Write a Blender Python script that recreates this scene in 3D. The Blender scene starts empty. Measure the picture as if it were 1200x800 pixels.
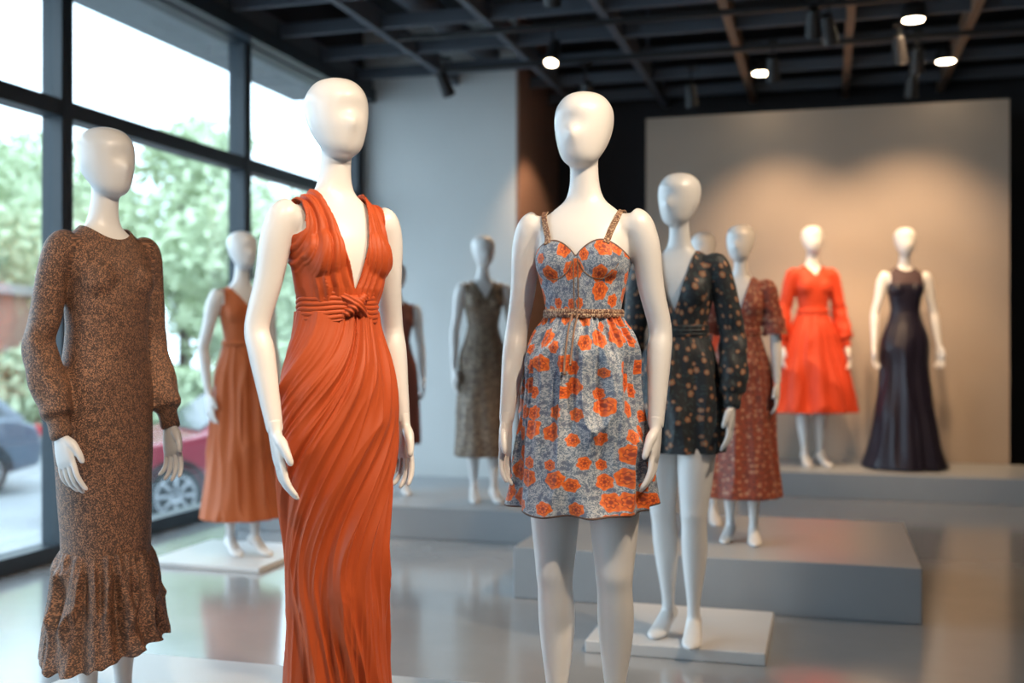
import bpy, math, random
import numpy as np
from mathutils import Vector, Matrix, noise, Quaternion
PI=math.pi
YAW=math.radians(15.9); CS,SN=math.cos(YAW),math.sin(YAW)
def RC(u,d): return (CS*u-SN*d, SN*u+CS*d)
scene=bpy.context.scene
COL=scene.collection
# ------------------------------------------------------------------ materials
class NT:
    def __init__(s,name):
        s.m=bpy.data.materials.new(name); s.m.use_nodes=True
        s.t=s.m.node_tree; s.n=s.t.nodes; s.l=s.t.links
        s.b=s.n['Principled BSDF']; s.out=s.n['Material Output']
    def node(s,typ,ins=None,**kw):
        n=s.n.new(typ)
        for k,v in kw.items(): setattr(n,k,v)
        if ins:
            for k,v in ins.items(): s.set(n,k,v)
        return n
    def set(s,n,k,v):
        sock=n.inputs[k]
        if isinstance(v,bpy.types.NodeSocket): s.l.new(v,sock)
        else: sock.default_value=v
    def math(s,op,a,b=0.0,c=None,clamp=False):
        n=s.n.new('ShaderNodeMath'); n.operation=op; n.use_clamp=clamp
        s.set(n,0,a); s.set(n,1,b)
        if c is not None: s.set(n,2,c)
        return n.outputs[0]
    def mix(s,f,a,b):
        n=s.n.new('ShaderNodeMix'); n.data_type='RGBA'
        s.set(n,0,f); s.set(n,6,a); s.set(n,7,b)
        return n.outputs[2]
    def less(s,a,b,w=0.02):
        n=s.n.new('ShaderNodeMapRange'); n.interpolation_type='SMOOTHSTEP'
        s.set(n,0,s.math('SUBTRACT',b,a)); s.set(n,1,-w); s.set(n,2,w); s.set(n,3,0.0); s.set(n,4,1.0)
        return n.outputs[0]
    def bump(s,h,strength=0.3,dist=0.01):
        n=s.node('ShaderNodeBump',{'Strength':strength,'Distance':dist,'Height':h})
        s.l.new(n.outputs[0],s.b.inputs['Normal'])
def c4(c): return (c[0],c[1],c[2],1.0)
def simple(name,col,rough=0.5,metal=0.0,var=0.06,scale=6.0,bump=0.0,bscale=60,sheen=0,coat=0):
    k=NT(name)
    tc=k.node('ShaderNodeTexCoord').outputs['Object']
    nz=k.node('ShaderNodeTexNoise',{'Vector':tc,'Scale':scale,'Detail':4.0}).outputs['Fac']
    a=tuple(max(0,x*(1-var)) for x in col); b=tuple(min(1,x*(1+var)) for x in col)
    k.set(k.b,'Base Color',k.mix(nz,c4(a),c4(b)))
    k.b.inputs['Roughness'].default_value=rough; k.b.inputs['Metallic'].default_value=metal
    k.b.inputs['Sheen Weight'].default_value=sheen; k.b.inputs['Coat Weight'].default_value=coat
    if bump>0:
        n2=k.node('ShaderNodeTexNoise',{'Vector':tc,'Scale':float(bscale),'Detail':3.0}).outputs['Fac']
        k.bump(n2,bump,0.005)
    return k.m
def emis(name,col,st):
    k=NT(name); k.b.inputs['Base Color'].default_value=c4(col)
    k.b.inputs['Emission Color'].default_value=c4(col); k.b.inputs['Emission Strength'].default_value=st
    return k.m
def trimmix(k,col,trimcol,w):
    if trimcol is None: return col
    at=k.node('ShaderNodeAttribute',attribute_name='trim').outputs['Fac']
    return k.mix(k.less(at,w,0.0008),col,c4(trimcol))
def satin(name,col,rough=0.42,wr=0.25,trim=None,tw=0.006,sheen=0.3):
    k=NT(name)
    uv=k.node('ShaderNodeUVMap').outputs['UV']
    mp=k.node('ShaderNodeMapping',{'Vector':uv,'Scale':(30,7,1)}).outputs[0]
    nz=k.node('ShaderNodeTexNoise',{'Vector':mp,'Scale':1.0,'Detail':3.0,'Distortion':0.6}).outputs['Fac']
    wv=k.node('ShaderNodeTexNoise',{'Vector':uv,'Scale':900.0,'Detail':1.0}).outputs['Fac']
    a=tuple(x*0.86 for x in col); b=tuple(min(1,x*1.1) for x in col)
    k.set(k.b,'Base Color',trimmix(k,k.mix(nz,c4(a),c4(b)),trim,tw))
    k.b.inputs['Roughness'].default_value=rough
    k.b.inputs['Specular IOR Level'].default_value=.35
    k.b.inputs['Sheen Weight'].default_value=sheen
    k.b.inputs['Sheen Tint'].default_value=c4(tuple(min(1,x*1.3+.1) for x in col))
    h=k.math('ADD',nz,k.math('MULTIPLY',wv,0.12))
    k.bump(h,wr,0.006)
    return k.m
def speckle(name,c1,c2,c3,scale=500,rough=0.5,metal=0.3,bump=0.6,th=0.62):
    k=NT(name)
    uv=k.node('ShaderNodeUVMap').outputs['UV']
    v=k.node('ShaderNodeTexVoronoi',{'Vector':uv,'Scale':float(scale)},voronoi_dimensions='2D')
    sep=k.node('ShaderNodeSeparateColor',{0:v.outputs['Color']})
    big=k.node('ShaderNodeTexNoise',{'Vector':uv,'Scale':scale*0.12,'Detail':3.0}).outputs['Fac']
    r=k.math('ADD',k.math('MULTIPLY',sep.outputs[0],0.75),k.math('MULTIPLY',big,0.4))
    base=k.mix(k.less(r,0.55,0.25),c4(c2),c4(c1))
    hi=k.less(th,k.math('MULTIPLY',sep.outputs[1],k.math('ADD',big,0.4)),0.05)
    k.set(k.b,'Base Color',k.mix(hi,base,c4(c3)))
    k.b.inputs['Roughness'].default_value=rough
    k.set(k.b,'Metallic',k.math('MULTIPLY',hi,metal))
    k.bump(k.math('ADD',r,k.math('MULTIPLY',v.outputs['Distance'],0.8)),bump,0.003)
    return k.m
def floral(name,bg1,bg2,fl,fl2,ctr,scale=14.0,R=0.33,leaf=None,rough=0.6,bgscale=260,trim=None,tw=0.006,petals=5,wr=0.25,pamp=.10,rand=.75,dist=.20):
    k=NT(name)
    uv=k.node('ShaderNodeUVMap').outputs['UV']
    sc=k.node('ShaderNodeVectorMath',{0:uv,1:(scale,scale,scale)},operation='MULTIPLY').outputs[0]
    dn=k.node('ShaderNodeTexNoise',{'Vector':sc,'Scale':2.6,'Detail':3.0})
    dv=k.node('ShaderNodeVectorMath',{0:dn.outputs['Color'],1:(0.5,0.5,0.5)},operation='SUBTRACT').outputs[0]
    dv=k.node('ShaderNodeVectorMath',{0:dv,1:(dist,dist,0)},operation='MULTIPLY').outputs[0]
    sc2=k.node('ShaderNodeVectorMath',{0:sc,1:dv},operation='ADD').outputs[0]
    def layer(vec,offs,rand):
        vv=k.node('ShaderNodeVectorMath',{0:vec,1:offs},operation='ADD').outputs[0]
        v=k.node('ShaderNodeTexVoronoi',{'Vector':vv,'Scale':1.0,'Randomness':rand},voronoi_dimensions='2D')
        df=k.node('ShaderNodeVectorMath',{0:vv,1:v.outputs['Position']},operation='SUBTRACT').outputs[0]
        s=k.node('ShaderNodeSeparateXYZ',{0:df})
        ang=k.math('ARCTAN2',s.outputs[1],s.outputs[0])
        cs=k.node('ShaderNodeSeparateColor',{0:v.outputs['Color']})
        return v.outputs['Distance'],ang,cs.outputs
    d,ang,cc=layer(sc2,(0,0,0),rand)
    b1=k.node('ShaderNodeTexVoronoi',{'Vector':uv,'Scale':float(bgscale)},voronoi_dimensions='2D',feature='DISTANCE_TO_EDGE').outputs['Distance']
    bn=k.node('ShaderNodeTexNoise',{'Vector':uv,'Scale':bgscale*0.45,'Detail':3.0,'Distortion':1.5}).outputs['Fac']
    bgm=k.less(0.50,bn,0.05)
    col=k.mix(bgm,c4(bg1),c4(bg2))
    col=k.mix(k.math('MULTIPLY',k.less(b1,0.06,0.03),0.5),col,c4(tuple(x*0.5 for x in bg1)))
    if leaf is not None:
        sm=k.node('ShaderNodeVectorMath',{0:sc2,1:(1.7,1.7,1)},operation='MULTIPLY').outputs[0]
        d2,a2,cc2=layer(sm,(3.3,1.7,0),0.95)
        rr=k.math('ADD',0.17,k.math('MULTIPLY',0.13,k.math('COSINE',k.math('ADD',k.math('MULTIPLY',a2,2.0),k.math('MULTIPLY',cc2[0],6.28)))))
        col=k.mix(k.less(d2,rr,0.02),col,c4(leaf))
        lw=k.math('ABSOLUTE',k.math('SUBTRACT',d2,k.math('ADD',rr,.07)))
        col=k.mix(k.math('MULTIPLY',k.less(lw,0.025,0.015),.7),col,c4(leaf))
    size=k.math('MULTIPLY',R,k.math('ADD',0.55,k.math('MULTIPLY',cc[1],0.6)))
    ph=k.math('ADD',k.math('MULTIPLY',ang,float(petals)),k.math('MULTIPLY',cc[0],6.28))
    rad=k.math('MULTIPLY',size,k.math('ADD',0.95,k.math('MULTIPLY',pamp,k.math('COSINE',ph))))
    m=k.less(d,rad,0.02)
    rel=k.math('DIVIDE',d,size)
    sw=k.math('ADD',ph,k.math('MULTIPLY',rel,4.0))
    shade=k.math('ADD',k.math('MULTIPLY',rel,0.6),k.math('ADD',.15,k.math('MULTIPLY',0.28,k.math('COSINE',sw))))
    fcol=k.mix(k.less(0.5,shade,0.25),c4(fl2),c4(fl))
    ring=k.less(k.math('ABSOLUTE',k.math('SUBTRACT',rel,k.math('ADD',.50,k.math('MULTIPLY',.08,k.math('COSINE',sw))))),0.05,0.05)
    fcol=k.mix(k.math('MULTIPLY',ring,0.9),fcol,c4(ctr))
    fcol=k.mix(k.less(rel,0.22,0.05),fcol,c4(ctr))
    col=k.mix(m,col,fcol)
    k.set(k.b,'Base Color',trimmix(k,col,trim,tw))
    k.b.inputs['Roughness'].default_value=rough; k.b.inputs['Sheen Weight'].default_value=0.1
    mp=k.node('ShaderNodeMapping',{'Vector':uv,'Scale':(24,8,1)}).outputs[0]
    nz=k.node('ShaderNodeTexNoise',{'Vector':mp,'Scale':1.0,'Detail':4.0,'Distortion':0.8}).outputs['Fac']
    k.bump(k.math('ADD',nz,k.math('MULTIPLY',bn,0.1)),wr,0.008)
    return k.m
# ------------------------------------------------------------------ mesh helpers
def add_obj(name,me,parent=None,mat=None,smooth=True):
    ob=bpy.data.objects.new(name,me); COL.objects.link(ob)
    if parent: ob.parent=parent
    if mat:
        me.materials.append(mat)
    if smooth:
        me.polygons.foreach_set('use_smooth',[True]*len(me.polygons))
    return ob
def mk(name,V,F,mat,parent=None,uv=None,smooth=True,trim=None):
    me=bpy.data.meshes.new(name)
    me.from_pydata([tuple(map(float,v)) for v in V],[],[tuple(map(int,f)) for f in F]); me.update()
    if uv is not None:
        l=me.uv_layers.new(name='UVMap'); l.data.foreach_set('uv',np.asarray(uv,dtype=np.float32).ravel())
    if trim is not None:
        a=me.attributes.new('trim','FLOAT','POINT'); a.data.foreach_set('value',np.asarray(trim,dtype=np.float32))
    return add_obj(name,me,parent,mat,smooth)
def empty(name,loc=(0,0,0),rot=0,scale=1):
    e=bpy.data.objects.new(name,None); COL.objects.link(e); e.location=loc; e.rotation_euler=(0,0,rot)
    e.scale=(scale,)*3; e.empty_display_size=0.2
    return e
def boxes(name,bl,mat,parent=None,bevel=0):
    V=[];F=[]
    for (x0,x1,y0,y1,z0,z1) in bl:
        o=len(V)
        V+=[(x0,y0,z0),(x1,y0,z0),(x1,y1,z0),(x0,y1,z0),(x0,y0,z1),(x1,y0,z1),(x1,y1,z1),(x0,y1,z1)]
        F+=[tuple(o+i for i in f) for f in [(0,3,2,1),(4,5,6,7),(0,1,5,4),(1,2,6,5),(2,3,7,6),(3,0,4,7)]]
    ob=mk(name,V,F,mat,parent,smooth=False)
    if bevel:
        b=ob.modifiers.new('bevel','BEVEL'); b.width=bevel; b.segments=2; b.limit_method='ANGLE'
    return ob
def catmull(P,sub):
    P=np.asarray(P,float); out=[]
    n=len(P)
    for i in range(n-1):
        p0=P[max(i-1,0)];p1=P[i];p2=P[i+1];p3=P[min(i+2,n-1)]
        for j in range(sub):
            t=j/sub
            out.append(0.5*((2*p1)+(-p0+p2)*t+(2*p0-5*p1+4*p2-p3)*t*t+(-p0+3*p1-3*p2+p3)*t**3))
    out.append(P[-1]); return np.array(out)
def close_rings(rings):
    n=len(rings[0]); V=[p for r in rings for p in r]; F=[]
    for i in range(len(rings)-1):
        for j in range(n):
            a=i*n+j;b=i*n+(j+1)%n
            F.append((a,b,b+n,a+n))
    V.append(np.mean(rings[0],axis=0)); V.append(np.mean(rings[-1],axis=0)); c0=len(V)-2;c1=len(V)-1
    L=(len(rings)-1)*n
    for j in range(n):
        F.append((c0,(j+1)%n,j)); F.append((c1,L+j,L+(j+1)%n))
    return V,F
def hloft(S,sub=4,n=40,e=2.0):
    S=catmull(S,sub); rings=[]
    for z,cx,cy,rx,ry in S:
        r=[]
        for j in range(n):
            a=2*PI*j/n; c,s=math.cos(a),math.sin(a)
            r.append(np.array((cx+rx*math.copysign(abs(c)**(2/e),c),cy+ry*math.copysign(abs(s)**(2/e),s),z)))
        rings.append(r)
    return close_rings(rings)
def tube(P,R,sub=4,n=24,mod=None,flat=1.0):
    A=catmull([list(p)+[r] for p,r in zip(P,R)],sub); rings=[]
    T=np.gradient(A[:,:3],axis=0)
    X=None
    for i,(p,t) in enumerate(zip(A,T)):
        t=t/np.linalg.norm(t)
        if X is None:
            X=np.cross(t,(0,1,0)); 
            if np.linalg.norm(X)<1e-3: X=np.cross(t,(1,0,0))
        X=X-t*np.dot(X,t); X/=np.linalg.norm(X); Y=np.cross(t,X)
        r=[]
        for j in range(n):
            a=2*PI*j/n; rr=p[3]
            if mod: rr=rr+mod(a,i/(len(A)-1))
            r.append(p[:3]+X*math.cos(a)*rr+Y*math.sin(a)*rr*flat)
        rings.append(r)
    return close_rings(rings)
def ellipsoid(c,r,n=20):
    rings=[]
    for i in range(1,n):
        f=PI*i/n
        rings.append([np.array((c[0]+r[0]*math.sin(f)*math.cos(2*PI*j/24),c[1]+r[1]*math.sin(f)*math.sin(2*PI*j/24),c[2]+r[2]*math.cos(f))) for j in range(24)])
    return close_rings(rings)
def join(parts):
    V=[];F=[]
    for v,f in parts:
        o=len(V); V+=list(v); F+=[tuple(o+i for i in q) for q in f]
    return V,F
def remesh(parts,voxel,iters=6):
    V,F=join(parts)
    me=bpy.data.meshes.new('tmp'); me.from_pydata([tuple(map(float,v)) for v in V],[],F); me.update()
    import bmesh
    bm=bmesh.new(); bm.from_mesh(me); bmesh.ops.recalc_face_normals(bm,faces=bm.faces); bm.to_mesh(me); bm.free()
    ob=bpy.data.objects.new('tmp',me); COL.objects.link(ob)
    m=ob.modifiers.new('r','REMESH'); m.mode='VOXEL'; m.voxel_size=voxel; m.adaptivity=0
    dg=bpy.context.evaluated_depsgraph_get(); dg.update()
    m2=bpy.data.meshes.new_from_object(ob.evaluated_get(dg))
    nv=len(m2.vertices); V=np.empty(nv*3); m2.vertices.foreach_get('co',V); V=V.reshape(-1,3)
    E=np.empty(len(m2.edges)*2,dtype=np.int32); m2.edges.foreach_get('vertices',E); E=E.reshape(-1,2)
    m2.calc_loop_triangles()
    T=np.empty(len(m2.loop_triangles)*3,dtype=np.int32); m2.loop_triangles.foreach_get('vertices',T); T=T.reshape(-1,3)
    Q=[tuple(p.vertices) for p in m2.polygons]
    bpy.data.objects.remove(ob); bpy.data.meshes.remove(me); bpy.data.meshes.remove(m2)
    V=lap(V,E,iters)
    return V,E,T,Q
def lap(V,E,iters,f=0.6):
    n=len(V)
    deg=np.bincount(E.ravel(),minlength=n).astype(float); deg[deg==0]=1
    for _ in range(iters):
        A=np.stack([np.bincount(E[:,0],V[E[:,1],k],n)+np.bincount(E[:,1],V[E[:,0],k],n) for k in range(3)],1)/deg[:,None]
        V=V+(A-V)*f
    return V
def vnormals(V,T):
    fn=np.cross(V[T[:,1]]-V[T[:,0]],V[T[:,2]]-V[T[:,0]]); N=np.zeros_like(V)
    for k in range(3):
        for c in range(3): N[:,c]+=np.bincount(T[:,k],fn[:,c],len(V))
    l=np.linalg.norm(N,axis=1); l[l==0]=1
    return N/l[:,None]
def clip(V,T,f):
    pos=f>0; cnt=pos[T].sum(1)
    keep=[tuple(t) for t in T[cnt==3]]
    V2=list(map(tuple,V)); f2=list(f); cache={}
    def cut(a,b):
        k=(min(a,b),max(a,b))
        if k in cache: return cache[k]
        t=f[a]/(f[a]-f[b]); p=V[a]+(V[b]-V[a])*t
        V2.append(tuple(p)); f2.append(0.0); cache[k]=len(V2)-1
        return cache[k]
    for t in T[(cnt>0)&(cnt<3)]:
        t=list(t); P=[pos[i] for i in t]
        if sum(P)==1:
            while not pos[t[0]]: t=t[1:]+t[:1]
            keep.append((t[0],cut(t[0],t[1]),cut(t[0],t[2])))
        else:
            while pos[t[0]]: t=t[1:]+t[:1]
            b=cut(t[1],t[0]); c=cut(t[2],t[0])
            keep.append((t[1],t[2],c)); keep.append((t[1],c,b))
    K=np.array(keep); used=np.unique(K); mp=-np.ones(len(V2),int); mp[used]=np.arange(len(used))
    return np.array(V2)[used],mp[K],np.array(f2)[used]
def ss(x,a,b):
    t=np.clip((x-a)/(b-a),0,1); return t*t*(3-2*t)
def vn(u,v,pu,seed=0):
    r=np.random.RandomState(seed).rand(pu,64)
    u=np.asarray(u,float);v=np.asarray(v,float)
    iu=np.floor(u).astype(int); iv=np.floor(v).astype(int); fu=u-iu; fv=v-iv
    fu=fu*fu*(3-2*fu); fv=fv*fv*(3-2*fv)
    a=r[iu%pu,iv%64];b=r[(iu+1)%pu,iv%64];c=r[iu%pu,(iv+1)%64];d=r[(iu+1)%pu,(iv+1)%64]
    return (a*(1-fu)+b*fu)*(1-fv)+(c*(1-fu)+d*fu)*fv
def ridge(u,v,pu,seed=0,p=1.6):
    return (1-np.abs(2*vn(u,v,pu,seed)-1))**p
def shell_obj(name,V,T,f,mat,parent,thick=0.003,pose=None,armx=None):
    V,T,f=clip(V,T,f)
    u=np.arctan2(V[:,0],-V[:,1])*0.14
    U=u[T]; rng=U.max(1)-U.min(1); U=np.where((rng>0.5)[:,None]&(U<0),U+2*PI*0.14,U)
    if pose is not None:
        C=V[T].mean(1)
        zz=V[:,2]; s=np.sign(V[:,0])
        def line(P):
            S=(.150,.006,1.447); E=pose['E'+P];W=pose['W'+P]
            zs=[W[2],E[2],S[2]]
            return np.interp(zz,zs,[abs(W[0]),abs(E[0]),abs(S[0])]),np.interp(zz,zs,[W[1],E[1],S[1]])
        xr,yr=line('R'); xl,yl=line('L')
        cx=np.where(s<0,xr,xl); cy=np.where(s<0,yr,yl)
        ua=np.arctan2(V[:,1]-cy,np.abs(V[:,0])-cx)*.055
        UA=ua[T]; r2=UA.max(1)-UA.min(1); UA=np.where((r2>.17)[:,None]&(UA<0),UA+2*PI*.055,UA)+5.0
        lim=np.interp(C[:,2],[.9,1.15,1.40,1.5],[.14,.155,.148,.135])
        U=np.where((np.abs(C[:,0])>lim)[:,None],UA,U)
    uv=np.stack([U,V[T][:,:,2]],-1).reshape(-1,2)
    ob=mk(name,V,T,mat,parent,uv=uv,trim=f)
    m=ob.modifiers.new('cloth','SOLIDIFY'); m.thickness=thick; m.offset=1
    return ob
def nz3(V,sc,seed=0.0):
    return np.array([noise.noise(Vector((v[0]*sc[0]+seed,v[1]*sc[1],v[2]*sc[2]))) for v in V])
# ------------------------------------------------------------------ body templates (1.80 m, faces -Y)
TORSO=[(0.825,0,.012,.10,.06),(0.845,0,.012,.148,.098),(.90,0,.014,.160,.108),(.96,0,.012,.157,.106),(1.02,0,.006,.141,.096),(1.08,0,.0,.117,.083),(1.13,0,-.003,.102,.075),
 (1.165,0,-.004,.097,.072),(1.21,0,-.004,.101,.074),(1.27,0,-.004,.113,.081),(1.33,0,-.002,.125,.086),(1.38,0,.002,.133,.083),(1.42,0,.006,.133,.072),(1.452,0,.010,.115,.059),
 (1.478,0,.013,.086,.051),(1.502,0,.015,.057,.046),(1.535,0,.012,.043,.043),(1.58,0,.006,.0385,.041),(1.62,0,.002,.038,.041),(1.66,0,0,.034,.04)]
SHX=.147; SHZ=1.430
def ease(S,e,zlo=-9,zhi=9):
    return [(z,cx,cy,rx+e,ry+e) for z,cx,cy,rx,ry in S if zlo<=z<=zhi]
def bust(e=0,fwd=0): return [ellipsoid((s*.062,-.046-fwd,1.332),(.054+e,.046+e,.060+e)) for s in (1,-1)]
def butt(e=0): return [ellipsoid((s*.070,.050,.915),(.080+e,.062+e,.085+e)) for s in (1,-1)]
def drape(e=0): return [ellipsoid((s*.048,-.036-e,1.285),(.052,.050,.085)) for s in (1,-1)]+[ellipsoid((0,-.050-e,1.335),(.055,.040,.055))]
HEAD=[(0,.014,.020,-.036),(.04,.036,.035,-.034),(.13,.053,.055,-.027),(.28,.0665,.077,-.014),(.44,.0755,.093,-.004),(.6,.0795,.100,.002),(.75,.077,.097,.006),(.87,.064,.081,.008),(.95,.045,.054,.009),(1.0,.010,.012,.009)]
def head_part(yaw,tilt=0):
    S=catmull([(1.588+t*.212,0,y,rx,ry) for t,rx,ry,y in HEAD],5); rings=[]
    for z,cx,cy,rx,ry in S:
        ring=[]
        for j in range(64):
            a=2*PI*j/64; x=rx*math.cos(a); y=cy+ry*math.sin(a)
            ff=max(0,-math.sin(a)); 
            x*=1-0.10*ff**2
            tt=(z-1.588)/.212
            # softly suggested eye plane and nose ridge of an abstract egg head
            y+= .012*math.exp(-((tt-.54)/.12)**2)*ff**5
            y-= .011*math.exp(-((tt-.40)/.12)**2)*math.exp(-(x/.014)**2)*(ff>0)
            ring.append(np.array((x,y,z)))
        rings.append(ring)
    V,F=close_rings(rings); c,s=math.cos(yaw),math.sin(yaw)
    V=[np.array((c*v[0]-s*v[1]+tilt*(v[2]-1.58),s*v[0]+c*v[1],v[2])) for v in V]
    return V,F
def leg_parts(s,ax,ay,kx=0,ky=0,toe=0.12):
    hx=s*.080
    keys=[(.93,.0,.078,.084,0),(.86,.0,.082,.090,0),(.78,.004,.079,.086,0),(.68,.0,.072,.078,0),(.58,-.002,.062,.066,0),(.52,-.004,.055,.059,0),(.48,-.008,.051,.056,0),(.44,-.002,.048,.053,0),(.38,.008,.050,.057,0),(.32,.013,.048,.055,0),(.25,.010,.040,.046,0),(.18,.004,.030,.035,0),(.12,.0,.0245,.029,0),(.075,-.002,.026,.032,0),(.05,-.002,.022,.028,0)]
    S=[]
    for z,dy,rx,ry,_ in keys:
        t=min(1,max(0,(.90-z)/.80)); kk=math.sin(PI*min(1,max(0,(.93-z)/.88)))
        S.append((z,hx+(ax-hx)*t+kx*kk,ay*t+ky*kk+dy,rx,ry))
    parts=[hloft(S,3,28)]
    kz=.485; kk=math.sin(PI*(.93-kz)/.88); t=(.90-kz)/.8
    parts.append(ellipsoid((hx+(ax-hx)*t+kx*kk,ay*t+ky*kk-.031,kz),(.031,.029,.038)))
    fy=[(.060,.012,.014,.070),(.050,.024,.028,.066),(.025,.029,.036,.066),(-.01,.031,.036,.062),(-.05,.034,.029,.046),(-.09,.040,.021,.025),(-.125,.040,.016,.018),(-.155,.033,.013,.015),(-.175,.018,.009,.012),(-.182,.006,.004,.010)]
    fy=catmull(fy,3); rings=[]
    ca,sa=math.cos(s*toe),math.sin(s*toe)
    for y,rx,rz,z in fy:
        r=[]
        for j in range(20):
            a=2*PI*j/20; X=rx*math.cos(a); Y=y; Z=z+rz*math.sin(a)
            r.append(np.array((ax+ca*X-sa*Y,ay+sa*X+ca*Y,max(0.001,Z))))
        rings.append(r)
    parts.append(close_rings(rings)); return parts
def arm_path(s,E,W):
    S=np.array((s*SHX,.006,SHZ)); E=np.array(E,float); W=np.array(W,float)
    return S,E,W
def arm_part(s,E,W,k=1.0):
    S,E,W=arm_path(s,E,W)
    P=[S+np.array((-s*.02,0,.018)),S,S+(E-S)*.22+np.array((s*.008*k,0,0)),S+(E-S)*.6,E,E+(W-E)*.25,E+(W-E)*.65,W,W+(W-E)*.04]
    R=[.034*k,.0435*k,.0415*k,.0360*k,.0320*k,.0340,.0275,.0215,.0205]
    return tube(P,R,4,24)
def make_hand():
    parts=[]
    S=[(.02,0,0,.0195,.0225),(0,0,0,.0175,.024),(-.02,0,0,.016,.028),(-.045,.001,0,.0155,.036),(-.07,.002,0,.0145,.0395),(-.09,.003,.001,.0125,.039),(-.102,.004,.002,.008,.034)]
    parts.append(hloft(S,3,28,2.3))
    for k,(y,L,sp,cu) in enumerate([(-.0295,.076,-7,.8),(-.0100,.085,-1.5,1.0),(.0100,.079,4,1.2),(.0285,.062,10,1.4)]):
        z0=-.086; p=np.array((.003,y,z0)); P=[p.copy()]; a=0
        for j,(seg,bend) in enumerate([(.45,6),(.30,20),(.25,16)]):
            for h in (0.5,0.5):
                a+=math.radians(bend*cu)*h
                d=np.array((math.sin(a),math.sin(math.radians(sp))*math.cos(a),-math.cos(a)))
                p=p+d*(L+.016)*seg*h; P.append(p.copy())
        P.append(p+d*.006)
        parts.append(tube(P,[.0085,.0089,.0083,.0082,.0076,.0072,.0060,.0028],3,14))
    P=[(.0,-.018,-.022),(.006,-.034,-.040),(.011,-.045,-.060),(.015,-.050,-.078),(.019,-.0515,-.094),(.021,-.051,-.101)]
    parts.append(tube(P,[.013,.0145,.0115,.0102,.0085,.004],3,14))
    return remesh(parts,.0024,3)
HAND=make_hand()
def hand_at(s,E,W,roll=0,bend=0.35):
    V,_,_,Q=HAND; V=V.copy(); W=np.array(W,float);E=np.array(E,float)
    D=(W-E)/np.linalg.norm(W-E); D=D*(1-bend)+np.array((0,-.04,-1))*bend
    D=Vector(D).normalized()
    if s>0: V[:,0]*=-1; Q=[q[::-1] for q in Q]
    M=(Vector((0,0,-1)).rotation_difference(D)).to_matrix()@Matrix.Rotation(roll*s,3,'Z')
    V=V@np.array(M).T*.98+W
    return V,Q
def default_pose():
    return dict(hy=0.0,tilt=0,ER=(-.192,.020,1.155),WR=(-.206,-.035,.905),EL=(.192,.020,1.155),WL=(.206,-.035,.905),
      rollR=0.0,rollL=0.0,legR=(-.060,.0,0,0,.12),legL=(.060,.0,0,0,.12),slim=None,armk=1.0)
def body_obj(parent,pose,mat,voxel=.006):
    k_=pose['armk']
    parts=[hloft(TORSO,4,44,2.15)]+bust()+butt()+[head_part(pose['hy'],pose['tilt'])]
    for s,k in ((-1,'legR'),(1,'legL')): parts+=leg_parts(s,*pose[k])
    for s,e,w in ((-1,'ER','WR'),(1,'EL','WL')):
        parts.append(ellipsoid((s*.120,.008,1.424),(.05*k_,.044*k_,.040*k_)))
    if pose['slim']:
        lo,hi,fx,fy=pose['slim']
        np_=[]
        for v,f in parts:
            A=np.array(v,float); w=ss(A[:,2],lo,lo+.12)*(1-ss(A[:,2],hi-.06,hi))
            A[:,0]*=1-(1-fx)*w; A[:,1]*=1-(1-fy)*w; np_.append((list(A),f))
        parts=np_
    for s,e,w in ((-1,'ER','WR'),(1,'EL','WL')): parts.append(arm_part(s,pose[e],pose[w],k_))
    V,E,T,Q=remesh(parts,voxel,6)
    V=list(V);Q=list(Q)
    for s,e,w,r in ((-1,'ER','WR','rollR'),(1,'EL','WL','rollL')):
        hv,hq=hand_at(s,pose[e],pose[w],pose[r]); o=len(V); V+=list(hv); Q+=[tuple(o+i for i in q) for q in hq]
    V=np.array(V); V[:,2]-=V[:,2].min()
    return mk('body',V,Q,mat,parent)
def torso_shell(voxel,e=.004,extra=None,sleeves=None,smooth=8,keys=None,bfwd=0.002):
    parts=[hloft(keys or ease(TORSO,e),4,48,2.15)]+bust(e+.001,bfwd)
    for s in (-1,1):
        parts.append(ellipsoid((s*.120,.008,1.424),(.05+e,.044+e,.040+e)))
        if not sleeves: parts.append(ellipsoid((s*SHX,.006,SHZ),(.043+e,.043+e,.045+e)))
    if sleeves: parts+=sleeves
    if extra: parts+=extra
    V,E,T,Q=remesh(parts,voxel,smooth); return V,T,E
_T={}
def plain_torso(voxel):
    if voxel not in _T: _T[voxel]=torso_shell(voxel,extra=drape())
    V,T,E=_T[voxel]; return V.copy(),T,E
def armhole(V,w=.122,zlow=1.35):
    x,z=np.abs(V[:,0]),V[:,2]
    return w+ (1-ss(z,zlow-.035,zlow+.05))*.14-x
def vneck(V,zv,wt=.062,zb=1.44,p=1.0,ztop=1.48):
    x,y,z=np.abs(V[:,0]),V[:,1],V[:,2]
    tf=np.clip((z-zv)/(ztop-zv),-1,1.6); tb=np.clip((z-zb)/(ztop-zb),-1.5,1.6)
    sg=lambda t:np.sign(t)*np.abs(t)**p
    ff=x-wt*sg(tf); fb=x-wt*tb
    w=ss(y,-.02,.03)
    return np.minimum(ff*(1-w)+fb*w,1.54-z)
def crew(V,r=.082,zc=1.535,rz=.075,dy=-.01):
    f=(np.sqrt((V[:,0]/r)**2+((V[:,1]-dy)/.1)**2*0.6+((V[:,2]-zc+.008)/rz)**2)-1)*.07
    return np.minimum(f,1.53-V[:,2])
def waistcut(V,zw,pose=None):
    f=V[:,2]-zw
    if pose is None: return f
    return np.where(np.abs(V[:,0])>.140,np.maximum(f,.05),f)
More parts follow.
